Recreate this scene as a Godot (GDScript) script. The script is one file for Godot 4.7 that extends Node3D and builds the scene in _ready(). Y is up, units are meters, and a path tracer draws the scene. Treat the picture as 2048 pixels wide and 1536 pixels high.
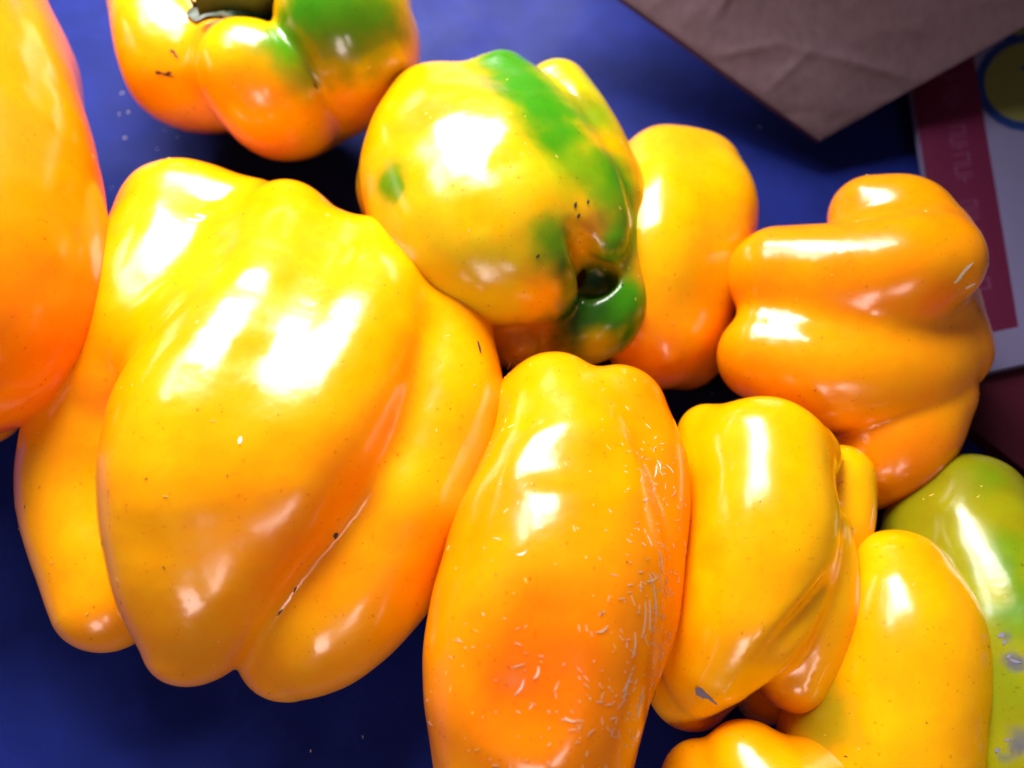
extends Node3D
# A heap of yellow bell peppers on a blue plastic table, with a kraft paper bag and printed boxes behind.
# Shapes are worked out in centimetres and built in metres.

const CM := 0.01
const YELLOW := Color(0.96, 0.375, 0.002)
const ORANGE := Color(0.95, 0.245, 0.002)
const DEEP := Color(0.97, 0.17, 0.002)
const GREEN := Color(0.045, 0.25, 0.006)
const DARK_GREEN := Color(0.02, 0.10, 0.008)
const LIME := Color(0.50, 0.47, 0.006)
const OLIVE := Color(0.26, 0.24, 0.006)
const BROWN := Color(0.34, 0.13, 0.02)
const MOULD := Color(0.10, 0.10, 0.17)

var rng := RandomNumberGenerator.new()
var mats := {}
var taken := {}


# A pepper's skin: chains of round cross-sections (lobes) melted together, meshed as surface nets.
class PepperSkin:
	var chains: Array = []   # each: [PackedVector3Array centres, PackedFloat32Array radii, blend, sign]
	var patches: Array = []
	var base := Color(0.96, 0.47, 0.004)
	var other := Color(0.95, 0.36, 0.003)
	var cell := 0.15
	var bumps := 0.045
	var noise := FastNoiseLite.new()
	var fine := FastNoiseLite.new()
	var verts := PackedVector3Array()
	var norms := PackedVector3Array()

	func _init() -> void:
		noise.noise_type = FastNoiseLite.TYPE_SIMPLEX
		noise.frequency = 0.33
		noise.fractal_octaves = 2
		fine.noise_type = FastNoiseLite.TYPE_SIMPLEX
		fine.frequency = 0.9
		fine.fractal_octaves = 3

	func lobe(pts: Array, blend: float, way: int) -> void:
		var c := PackedVector3Array()
		var r := PackedFloat32Array()
		var n := pts.size()
		for i in n - 1:
			var b: Vector4 = pts[i]
			var d: Vector4 = pts[i + 1]
			var a: Vector4 = pts[i - 1] if i > 0 else b * 2.0 - d
			var e: Vector4 = pts[i + 2] if i < n - 2 else d * 2.0 - b
			for k in 6:
				var t := k / 6.0
				var q: Vector4 = 0.5 * (2.0 * b + (d - a) * t + (2.0 * a - 5.0 * b + 4.0 * d - e) * t * t + (3.0 * b - a - 3.0 * d + e) * t * t * t)
				c.append(Vector3(q.x, q.y, q.z))
				r.append(q.w)
		var z: Vector4 = pts[n - 1]
		c.append(Vector3(z.x, z.y, z.z))
		r.append(z.w)
		chains.append([c, r, blend, way])

	func patch(at: Vector3, radius: float, colour: Color, amount: float) -> void:
		patches.append([at, radius, colour, amount])

	# use: [chain number, first sample, last sample] of the chains worth looking at
	func field(p: Vector3, use: Array) -> float:
		var d := 1e6
		for u in use:
			var ch: Array = chains[u[0]]
			var c: PackedVector3Array = ch[0]
			var r: PackedFloat32Array = ch[1]
			var best := 1e6
			var at := 0
			for i in range(u[1], u[2] + 1):
				var f := p.distance_to(c[i]) - r[i]
				if f < best:
					best = f
					at = i
			if c.size() > 2:
				var m := clampi(at, 1, c.size() - 2)
				var f0 := p.distance_to(c[m - 1]) - r[m - 1]
				var f1 := p.distance_to(c[m]) - r[m]
				var f2 := p.distance_to(c[m + 1]) - r[m + 1]
				var bend := f0 - 2.0 * f1 + f2
				if bend > 1e-6:
					var off := clampf((f0 - f2) / (2.0 * bend), -1.0, 1.0)
					best = minf(best, f1 - off * (f0 - f2) * 0.5 + off * off * bend * 0.5)
			var k: float = ch[2]
			if d > 1e5:
				d = best
			elif ch[3] > 0:
				var h := maxf(k - absf(d - best), 0.0) / k
				d = minf(d, best) - h * h * k * 0.25
			else:
				var g := maxf(k - absf(d + best), 0.0) / k
				d = maxf(d, -best) + g * g * k * 0.25
		return d + bumps * noise.get_noise_3dv(p)

	func everything() -> Array:
		var use := []
		for i in chains.size():
			use.append([i, 0, chains[i][0].size() - 1])
		return use

	func near(p: Vector3, reach: float) -> Array:
		var found := []
		var least := 1e6
		for i in chains.size():
			var c: PackedVector3Array = chains[i][0]
			var r: PackedFloat32Array = chains[i][1]
			var best := 1e6
			var at := 0
			for j in c.size():
				var f := p.distance_to(c[j]) - r[j]
				if f < best:
					best = f
					at = j
			found.append([i, maxi(at - 4, 0), mini(at + 4, c.size() - 1), best])
			if chains[i][3] > 0:
				least = minf(least, best)
		var use := []
		for f in found:
			var ch: Array = chains[f[0]]
			var limit: float = (least if ch[3] > 0 else 0.0) + 2.0 * reach + ch[2]
			if f[3] < limit:
				use.append(f)
		return use

	func gradient(p: Vector3, use: Array, e: float) -> Vector3:
		var a := field(p + Vector3(e, -e, -e), use)
		var b := field(p + Vector3(-e, -e, e), use)
		var c := field(p + Vector3(-e, e, -e), use)
		var d := field(p + Vector3(e, e, e), use)
		return Vector3(a - b - c + d, -a - b + c + d, -a + b - c + d).normalized()

	# the nearest point of the skin and its normal
	func onto(p: Vector3) -> Array:
		var use := everything()
		var n := Vector3.UP
		for i in 5:
			n = gradient(p, use, 0.05)
			p -= n * field(p, use) * 0.9
		return [p, n]

	func tint(p: Vector3) -> Color:
		var m := clampf(0.5 + 1.1 * noise.get_noise_3dv(p * 0.8 + Vector3(40, 7, 3)), 0.0, 1.0)
		var col := base.lerp(other, m)
		var ragged := fine.get_noise_3dv(p)
		for q in patches:
			var rad: float = q[1]
			var d := p.distance_to(q[0]) / rad + ragged * (0.7 if rad < 0.3 else 0.2)
			var w := 1.0 - smoothstep(0.25 if rad > 0.4 else 0.55, 1.25, d)
			if w > 0.0:
				col = col.lerp(q[2], w * q[3])
		var mottle := 1.0 + 0.07 * fine.get_noise_3dv(p * 1.7) + 0.05 * fine.get_noise_3dv(p * 5.0 + Vector3(9, 2, 4))
		return Color(col.r, col.g * mottle, col.b)

	func mesh(origin: Vector3) -> ArrayMesh:
		var lo := Vector3(1e6, 1e6, 1e6)
		var hi := -lo
		for ch in chains:
			if ch[3] < 0:
				continue
			for i in ch[0].size():
				var r: float = ch[1][i] + 0.5
				lo = lo.min(ch[0][i] - Vector3(r, r, r))
				hi = hi.max(ch[0][i] + Vector3(r, r, r))
		var blocks := Vector3i(((hi - lo) / (cell * 4.0)).ceil())
		var nx := blocks.x * 4
		var ny := blocks.y * 4
		var nz := blocks.z * 4
		var val := PackedFloat32Array()
		val.resize(nx * ny * nz)
		val.fill(1.0)
		var half := cell * 4.0 * 0.87
		var active := {}
		for bz in blocks.z:
			for by in blocks.y:
				for bx in blocks.x:
					var mid := lo + Vector3(bx * 4 + 1.5, by * 4 + 1.5, bz * 4 + 1.5) * cell
					var use := near(mid, half)
					var dm := field(mid, use)
					var on := absf(dm) < half * 1.25
					if on:
						active[Vector3i(bx, by, bz)] = use
					for k in 4:
						for j in 4:
							var row := ((bz * 4 + k) * ny + by * 4 + j) * nx + bx * 4
							for i in 4:
								val[row + i] = field(lo + Vector3(bx * 4 + i, by * 4 + j, bz * 4 + k) * cell, use) if on else dm
		var index := {}
		verts = PackedVector3Array()
		norms = PackedVector3Array()
		var cols := PackedColorArray()
		var sy := nx
		var sz := nx * ny
		var corner := [0, 1, sy, sy + 1, sz, sz + 1, sz + sy, sz + sy + 1]
		var spot := [Vector3(0, 0, 0), Vector3(1, 0, 0), Vector3(0, 1, 0), Vector3(1, 1, 0), Vector3(0, 0, 1), Vector3(1, 0, 1), Vector3(0, 1, 1), Vector3(1, 1, 1)]
		var edges := [[0, 1], [2, 3], [4, 5], [6, 7], [0, 2], [1, 3], [4, 6], [5, 7], [0, 4], [1, 5], [2, 6], [3, 7]]
		var quads: Array = []
		var look := {}
		for b in active:
			for k in range(-1, 4):
				for j in range(-1, 4):
					for i in range(-1, 4):
						var x: int = b.x * 4 + i
						var y: int = b.y * 4 + j
						var z: int = b.z * 4 + k
						if x < 0 or y < 0 or z < 0 or x >= nx - 1 or y >= ny - 1 or z >= nz - 1:
							continue
						var at := x + y * sy + z * sz
						if look.has(at):
							continue
						look[at] = true
						var inside := 0
						for c in corner:
							if val[at + c] < 0.0:
								inside += 1
						if inside == 0 or inside == 8:
							continue
						var sum := Vector3.ZERO
						var n := 0
						for e in edges:
							var v0 := val[at + corner[e[0]]]
							var v1 := val[at + corner[e[1]]]
							if (v0 < 0.0) != (v1 < 0.0):
								sum += spot[e[0]].lerp(spot[e[1]], v0 / (v0 - v1))
								n += 1
						var p: Vector3 = lo + (Vector3(x, y, z) + sum / n) * cell
						var use2 := near(p, cell * 1.2)
						var g := gradient(p, use2, 0.06)
						p -= g * clampf(field(p, use2), -cell * 0.5, cell * 0.5)
						g = gradient(p, use2, 0.06)
						index[at] = verts.size()
						verts.append(p)
						norms.append(g)
						cols.append(tint(p))
		var tris := PackedInt32Array()
		for at in index:
			for axis in 3:
				var step: int = [1, sy, sz][axis]
				var u: int = [sy, sz, 1][axis]
				var w: int = [sz, 1, sy][axis]
				if (val[at] < 0.0) == (val[at + step] < 0.0):
					continue
				if not (index.has(at - u) and index.has(at - w) and index.has(at - u - w)):
					continue
				var q := [index[at], index[at - u], index[at - u - w], index[at - w]]
				var face := (verts[q[1]] - verts[q[0]]).cross(verts[q[2]] - verts[q[0]])
				if face.dot(norms[q[0]]) > 0.0:
					q.reverse()
				tris.append_array([q[0], q[1], q[2], q[0], q[2], q[3]])
		# one soft pass over the normals
		var soft := norms.duplicate()
		for t in range(0, tris.size(), 3):
			var s := norms[tris[t]] + norms[tris[t + 1]] + norms[tris[t + 2]]
			for k in 3:
				soft[tris[t + k]] += s * 0.12
		for i in soft.size():
			soft[i] = soft[i].normalized()
		norms = soft
		var out := PackedVector3Array()
		out.resize(verts.size())
		for i in verts.size():
			out[i] = (verts[i] - origin) * 0.01
		var arrays := []
		arrays.resize(Mesh.ARRAY_MAX)
		arrays[Mesh.ARRAY_VERTEX] = out
		arrays[Mesh.ARRAY_NORMAL] = soft
		arrays[Mesh.ARRAY_COLOR] = cols
		arrays[Mesh.ARRAY_INDEX] = tris
		var m := ArrayMesh.new()
		m.add_surface_from_arrays(Mesh.PRIMITIVE_TRIANGLES, arrays)
		return m


func numbered(called: String) -> String:
	taken[called] = taken.get(called, -1) + 1
	return called if taken[called] == 0 else "%s_%03d" % [called, taken[called]]


func tag(o: Node, label: String, category: String, group := "") -> void:
	o.set_meta("label", label)
	o.set_meta("category", category)
	if group:
		o.set_meta("group", group)


func piece(called: String, m: Mesh, mat: Material, parent: Node) -> MeshInstance3D:
	var o := MeshInstance3D.new()
	o.name = called
	o.mesh = m
	o.material_override = mat
	parent.add_child(o, true)
	return o


func skin_material(called: String, rough: float, shift: Vector3) -> StandardMaterial3D:
	var m := StandardMaterial3D.new()
	m.resource_name = called
	m.vertex_color_use_as_albedo = true
	m.albedo_texture = mats.specks
	m.uv1_triplanar = true
	m.uv1_scale = Vector3(13, 13, 13)
	m.uv1_offset = shift
	m.roughness = rough
	m.roughness_texture = mats.waxy
	m.metallic_specular = 0.5
	m.clearcoat_enabled = true
	m.clearcoat = 0.15
	m.clearcoat_roughness = 0.16
	m.heightmap_enabled = true
	m.heightmap_texture = mats.dimples
	m.heightmap_scale = 0.008
	m.subsurf_scatter_enabled = true
	m.subsurf_scatter_strength = 0.06
	return m


# the thing: a node at the pepper's foot with its skin as a child
func pepper(s: PepperSkin, label: String, rough := 0.29) -> Node3D:
	var lo := Vector3(1e6, 0, 1e6)
	var hi := -lo
	for ch in s.chains:
		if ch[3] > 0:
			for c in ch[0]:
				lo = lo.min(c)
				hi = hi.max(c)
	var foot := Vector3((lo.x + hi.x) / 2, 0, (lo.z + hi.z) / 2)
	var o := Node3D.new()
	o.name = numbered("bell_pepper")
	add_child(o)
	o.position = foot * CM
	tag(o, label, "bell pepper", "bell peppers heaped on the blue table")
	piece("skin", s.mesh(foot), skin_material("pepper_skin", rough, Vector3(rng.randf(), rng.randf(), rng.randf())), o)
	return o


# dust and chaff on a pepper: slim curved flakes lying on its skin
func flakes(s: PepperSkin, o: Node3D, called: String, count: int, focus: Array, mat: Material, lengths: Vector2, widths: Vector2) -> void:
	var st := SurfaceTool.new()
	st.begin(Mesh.PRIMITIVE_TRIANGLES)
	var foot := o.position / CM
	var made := 0
	var tries := 0
	while made < count and tries < count * 400:
		tries += 1
		var i := rng.randi() % s.verts.size()
		var p := s.verts[i]
		var n := s.norms[i]
		if n.y < -0.1:
			continue
		if focus.size():
			var w := 0.0
			for f in focus:
				w = maxf(w, exp(-pow(p.distance_to(f[0]) / f[1], 2.0)))
			if rng.randf() > w:
				continue
		made += 1
		var side := n.cross(Vector3(rng.randf() - 0.5, rng.randf() - 0.5, rng.randf() - 0.5)).normalized()
		flake(st, p - foot, n, side, rng.randf_range(lengths.x, lengths.y) * (0.35 + rng.randf()), rng.randf_range(widths.x, widths.y), rng.randf_range(-0.5, 0.5))
	var m := st.commit()
	var q := piece(called, m, mat, o)
	q.set_meta("kind", "stuff")


func flake(st: SurfaceTool, p: Vector3, n: Vector3, dir: Vector3, length: float, width: float, bend: float) -> void:
	var across := n.cross(dir).normalized()
	var rows := []
	for k in 5:
		var t := k / 4.0 - 0.5
		var c := p + dir * t * length + across * bend * length * (t * t - 0.1) - n * (t * length) * (t * length) * 0.12
		var w := width * (1.0 - 3.0 * t * t) * 0.5
		rows.append([c + across * w + n * 0.004, c + n * (0.012 + width * 0.25), c - across * w + n * 0.004])
	for k in 4:
		for e in 2:
			for v in [rows[k][e], rows[k + 1][e], rows[k + 1][e + 1], rows[k][e], rows[k + 1][e + 1], rows[k][e + 1]]:
				st.set_normal(n)
				st.add_vertex(v * CM)


func mark(st: SurfaceTool, s: PepperSkin, o: Node3D, at: Vector3, dir: Vector3, length: float, width: float, bend: float) -> void:
	var hit := s.onto(at)
	var n: Vector3 = hit[1]
	flake(st, hit[0] - o.position / CM, n, (dir - n * dir.dot(n)).normalized(), length, width, bend)


func calyx_and_stem(s: PepperSkin, o: Node3D) -> void:
	var foot := o.position / CM
	var st := SurfaceTool.new()
	st.begin(Mesh.PRIMITIVE_TRIANGLES)
	tube(st, [Vector3(-8.09, 5.20, -22.86) - foot, Vector3(-7.66, 6.00, -21.80) - foot, Vector3(-7.92, 6.60, -21.01) - foot, Vector3(-8.74, 6.90, -20.67) - foot, Vector3(-9.29, 7.00, -20.47) - foot], [0.8, 0.68, 0.52, 0.46, 0.54], 22, 0.07)
	st.generate_normals()
	var stalk := flat("green_stalk", Color(0.035, 0.075, 0.012), 0.5)
	stalk.albedo_texture = soft_noise(0.05, Color(0.45, 0.5, 0.4), Color.WHITE)
	stalk.uv1_triplanar = true
	stalk.uv1_scale = Vector3(40, 40, 40)
	var stem := piece("stem", st.commit(), stalk, o)
	st = SurfaceTool.new()
	st.begin(Mesh.PRIMITIVE_TRIANGLES)
	var end := Vector3(-9.32, 7.00, -20.47) - foot
	for k in 9:
		var a := TAU * k / 9.0
		var side := Vector3(0.1, cos(a), sin(a)) * 0.26
		flake(st, end + side, Vector3(-1, 0.1, 0), side.cross(Vector3(1, 0, 0)).normalized(), 0.32, 0.2, 0.2)
	piece("cut_end", st.commit(), flat("cut_stalk", Color(0.42, 0.42, 0.34), 0.35), stem)
	# the calyx: a ragged green collar draped over the shoulder
	st = SurfaceTool.new()
	st.begin(Mesh.PRIMITIVE_TRIANGLES)
	var mid := Vector3(-8.81, 5.30, -21.66)
	var rows := []
	for r in 9:
		var row := []
		for i in 40:
			var a := TAU * i / 40.0
			var reach := (1.4 + 0.16 * cos(a * 5.0 + 0.7) + 0.06 * sin(a * 13.0)) * r / 8.0
			var hit := s.onto(mid + Vector3(cos(a), 0.0, sin(a)) * reach)
			var n: Vector3 = hit[1]
			row.append(hit[0] - foot + n * (0.10 + 0.09 * smoothstep(0.0, 0.6, 1.0 - r / 8.0) + (0.06 if r == 7 else 0.0) + 0.02 * sin(a * 17.0)))
		rows.append(row)
	for r in 8:
		for i in 40:
			var j := (i + 1) % 40
			for v in [rows[r][i], rows[r + 1][i], rows[r + 1][j], rows[r][i], rows[r + 1][j], rows[r][j]]:
				st.set_smooth_group(1)
				st.add_vertex(v * CM)
	st.generate_normals()
	var leaf := flat("calyx_green", Color(0.014, 0.055, 0.018), 0.4)
	leaf.albedo_texture = stalk.albedo_texture
	leaf.uv1_triplanar = true
	leaf.uv1_scale = Vector3(25, 25, 25)
	piece("calyx", st.commit(), leaf, o)


# a thin hair or straw through given points
func hair(st: SurfaceTool, pts: Array, r: float) -> void:
	tube(st, pts, [r, r * 0.8, r * 0.4], 6, 0.0)


func tube(st: SurfaceTool, pts: Array, radii: Array, sides: int, ridges: float) -> void:
	var curve := Curve3D.new()
	for i in pts.size():
		var a: Vector3 = pts[maxi(i - 1, 0)]
		var b: Vector3 = pts[mini(i + 1, pts.size() - 1)]
		curve.add_point(pts[i], (a - b) / 6.0, (b - a) / 6.0)
	var rows := []
	var n := pts.size() * 6
	var total := curve.get_baked_length()
	var up := Vector3(0.3, 0.2, 0.93)
	for k in n + 1:
		var t := float(k) / n
		var c := curve.sample_baked(t * total, true)
		var ahead := (curve.sample_baked(minf(t * total + 0.05, total), true) - curve.sample_baked(maxf(t * total - 0.05, 0.0), true)).normalized()
		var x := ahead.cross(up).normalized()
		var y := x.cross(ahead)
		var at := t * (radii.size() - 1)
		var lower := mini(int(at), radii.size() - 2)
		var r := lerpf(radii[lower], radii[lower + 1], at - lower)
		var row := []
		for i in sides:
			var a := TAU * i / sides
			var rr := r * (1.0 + ridges * cos(a * 5.0 + 0.6) + ridges * 0.4 * cos(a * 11.0))
			row.append(c + (x * cos(a) + y * sin(a)) * rr)
		rows.append(row)
	for k in n:
		for i in sides:
			var j := (i + 1) % sides
			for v in [rows[k][i], rows[k + 1][i], rows[k + 1][j], rows[k][i], rows[k + 1][j], rows[k][j]]:
				st.set_smooth_group(1)
				st.add_vertex(v * CM)
	for cap in [0, n]:
		var mid := Vector3.ZERO
		for v in rows[cap]:
			mid += v / sides
		for i in sides:
			st.set_smooth_group(2)
			for v in [mid, rows[cap][i], rows[cap][(i + 1) % sides]]:
				st.add_vertex(v * CM)


func flat(called: String, c: Color, rough: float, spec := 0.5) -> StandardMaterial3D:
	var m := StandardMaterial3D.new()
	m.resource_name = called
	m.albedo_color = c.linear_to_srgb()
	m.roughness = rough
	m.metallic_specular = spec
	return m


func soft_noise(freq: float, from: Color, to: Color, size := 512, octaves := 4) -> NoiseTexture2D:
	var n := FastNoiseLite.new()
	n.seed = int(freq * 10000.0) % 977
	n.frequency = freq
	n.fractal_octaves = octaves
	var t := NoiseTexture2D.new()
	t.width = size
	t.height = size
	t.seamless = true
	t.noise = n
	var g := Gradient.new()
	g.set_color(0, from)
	g.set_color(1, to)
	t.color_ramp = g
	return t


func make_textures() -> void:
	var im := Image.create(1024, 1024, false, Image.FORMAT_RGB8)
	im.fill(Color.WHITE)
	for i in 420:
		var c := Vector2(rng.randf() * 1024, rng.randf() * 1024)
		var r := 1.0 + 2.6 * pow(rng.randf(), 4.0)
		var dark := Color(0.62, 0.44, 0.4).lerp(Color(0.85, 0.75, 0.7), rng.randf())
		var stretch := Vector2(rng.randf_range(0.6, 1.6), rng.randf_range(0.6, 1.6))
		for y in range(int(c.y - r * 2), int(c.y + r * 2) + 1):
			for x in range(int(c.x - r * 2), int(c.x + r * 2) + 1):
				var d := ((Vector2(x, y) - c) / stretch).length() / r + 0.35 * sin(x * 1.7 + y * 2.3 + i)
				if d < 1.2:
					im.set_pixel(posmod(x, 1024), posmod(y, 1024), dark.lerp(Color.WHITE, smoothstep(0.5, 1.2, d)))
	mats.specks = ImageTexture.create_from_image(im)
	mats.waxy = soft_noise(0.011, Color(0.42, 0.42, 0.42), Color(1, 1, 1), 512, 5)
	mats.dimples = soft_noise(0.02, Color.BLACK, Color.WHITE, 512, 3)
	mats.chaff = flat("pale_chaff", Color(0.92, 0.82, 0.62), 0.6)
	mats.straw = flat("yellow_chaff", Color(0.9, 0.6, 0.12), 0.5)
	mats.grit = flat("dark_grit", Color(0.05, 0.03, 0.02), 0.8)
	mats.scab = flat("grey_scab", Color(0.22, 0.2, 0.3), 0.9)


func _ready() -> void:
	rng.seed = 4711
	var cam := Camera3D.new()
	cam.name = "camera"
	cam.fov = 50.0
	cam.near = 0.01
	cam.far = 20.0
	cam.position = Vector3(0, 0.24, 0)
	cam.rotation_degrees = Vector3(-65, 0, 0)
	var optics := CameraAttributesPhysical.new()
	optics.frustum_focal_length = 25.7334
	optics.frustum_focus_distance = 0.195
	optics.frustum_near = 0.01
	optics.frustum_far = 20.0
	optics.exposure_aperture = 7.0
	cam.attributes = optics
	add_child(cam)
	cam.current = true
	var env := Environment.new()
	env.background_mode = Environment.BG_COLOR
	env.background_color = Color(0.085, 0.08, 0.075).linear_to_srgb()
	env.tonemap_mode = Environment.TONE_MAPPER_LINEAR
	env.tonemap_exposure = 1.0
	env.sdfgi_enabled = true
	env.ssao_enabled = true
	env.ssil_enabled = true
	var world := WorldEnvironment.new()
	world.name = "world"
	world.environment = env
	add_child(world)
	# daylight through the openings around the stall
	opening("daylight_opening", Vector3(-0.05, 0.63, -0.69), Vector3(0.02, 0.05, -0.10), Vector2(0.54, 0.52), 2.75, Color(1.0, 0.98, 0.95))
	opening("narrow_opening", Vector3(-0.38, 0.62, -0.52), Vector3(0.0, 0.05, -0.10), Vector2(0.12, 0.36), 0.22, Color(0.95, 0.98, 1.0))
	opening("front_opening", Vector3(-0.08, 0.34, 0.64), Vector3(0.0, 0.05, -0.05), Vector2(0.20, 0.22), 0.17, Color(1.0, 0.9, 0.88))
	opening("side_opening", Vector3(0.16, 0.46, 0.58), Vector3(0.0, 0.05, -0.05), Vector2(0.08, 0.16), 0.05, Color(1.0, 0.9, 0.88))
	make_textures()
	build_table()
	build_background()
	build_peppers()
	build_dust()


func opening(called: String, at: Vector3, towards: Vector3, size: Vector2, energy: float, colour: Color) -> void:
	var l := AreaLight3D.new()
	l.name = called
	l.area_size = size
	l.light_energy = energy
	l.light_color = colour
	l.shadow_enabled = true
	l.area_range = 6.0
	l.area_attenuation = 2.0
	add_child(l)
	l.look_at_from_position(at, towards, Vector3.FORWARD)


func build_table() -> void:
	var st := SurfaceTool.new()
	st.begin(Mesh.PRIMITIVE_TRIANGLES)
	var box := BoxMesh.new()
	box.size = Vector3(1.4, 0.02, 0.84)
	st.append_from(box, 0, Transform3D(Basis(), Vector3(0, -0.01, -0.38)))
	var m := flat("blue_plastic", Color(0.010, 0.021, 0.21), 0.65, 0.22)
	m.roughness_texture = soft_noise(0.012, Color(0.75, 0.75, 0.75), Color.WHITE)
	m.albedo_texture = table_wear()
	m.uv1_triplanar = true
	m.uv1_scale = Vector3(4, 4, 4)
	var o := piece("table_top", st.commit(), m, self)
	o.set_meta("kind", "structure")
	o.set_meta("label", "smooth blue plastic table top under the peppers")


# scuffs, faint scratches and dirt in the plastic
func table_wear() -> ImageTexture:
	var n := FastNoiseLite.new()
	n.frequency = 0.012
	n.fractal_octaves = 5
	var im := n.get_seamless_image(1024, 1024)
	im.convert(Image.FORMAT_RGB8)
	for y in 1024:
		for x in 1024:
			var v := 0.80 + 0.16 * im.get_pixel(x, y).r
			im.set_pixel(x, y, Color(v, v, v))
	for k in 46:
		var p := Vector2(rng.randf() * 1024, rng.randf() * 1024)
		var d := Vector2.RIGHT.rotated(rng.randf() * TAU)
		var lift := rng.randf_range(0.05, 0.14)
		for i in rng.randi_range(40, 380):
			p += d
			d = d.rotated(rng.randf_range(-0.012, 0.012))
			var q := Vector2i(posmod(int(p.x), 1024), posmod(int(p.y), 1024))
			var c := im.get_pixelv(q)
			im.set_pixelv(q, Color(minf(c.r + lift, 1), minf(c.g + lift, 1), minf(c.b + lift, 1)))
	return ImageTexture.create_from_image(im)


# a slab with corners a, b, c, d (top face, in order), its top raised by relief
func slab(a: Vector3, b: Vector3, c: Vector3, d: Vector3, thick: float, n: int, relief: Callable) -> ArrayMesh:
	var st := SurfaceTool.new()
	st.begin(Mesh.PRIMITIVE_TRIANGLES)
	var up := (b - a).cross(d - a).normalized()
	if up.y < 0.0:
		up = -up
	var grid := []
	var low := []
	for j in n + 1:
		for i in n + 1:
			var u := float(i) / n
			var v := float(j) / n
			var p := a.lerp(b, u).lerp(d.lerp(c, u), v)
			var e := minf(minf(u, 1.0 - u), minf(v, 1.0 - v)) * n
			grid.append(p + up * (relief.call(u, v) - (0.05 * thick if e < 0.5 else 0.0)))
			low.append(p - up * thick)
	var uvs := func(i: int) -> Vector2: return Vector2(float(i % (n + 1)) / n, float(i / (n + 1)) / n)
	for j in n:
		for i in n:
			var q := j * (n + 1) + i
			for k in [q, q + 1, q + n + 2, q, q + n + 2, q + n + 1]:
				st.set_smooth_group(1)
				st.set_uv(uvs.call(k))
				st.add_vertex(grid[k] * CM)
			for k in [q, q + n + 2, q + 1, q, q + n + 1, q + n + 2]:
				st.set_smooth_group(2)
				st.set_uv(uvs.call(k))
				st.add_vertex(low[k] * CM)
	for k in n:
		for s in [[k, k + 1], [n * (n + 1) + k + 1, n * (n + 1) + k], [(k + 1) * (n + 1), k * (n + 1)], [k * (n + 1) + n, (k + 1) * (n + 1) + n]]:
			for v in [grid[s[0]], low[s[0]], low[s[1]], grid[s[0]], low[s[1]], grid[s[1]]]:
				st.set_smooth_group(3)
				st.set_uv(Vector2(0.5, 0.985))
				st.add_vertex(v * CM)
	st.generate_normals()
	return st.commit()


func ridge(u: float, v: float, a: Vector2, b: Vector2, wide: float, high: float) -> float:
	var p := Vector2(u, v)
	var ab := b - a
	var t := clampf((p - a).dot(ab) / ab.length_squared(), 0.0, 1.0)
	var d := p.distance_to(a + ab * t)
	return high * exp(-absf(d) / wide) * sin(PI * clampf(t * 0.8 + 0.1, 0.0, 1.0))


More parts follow.
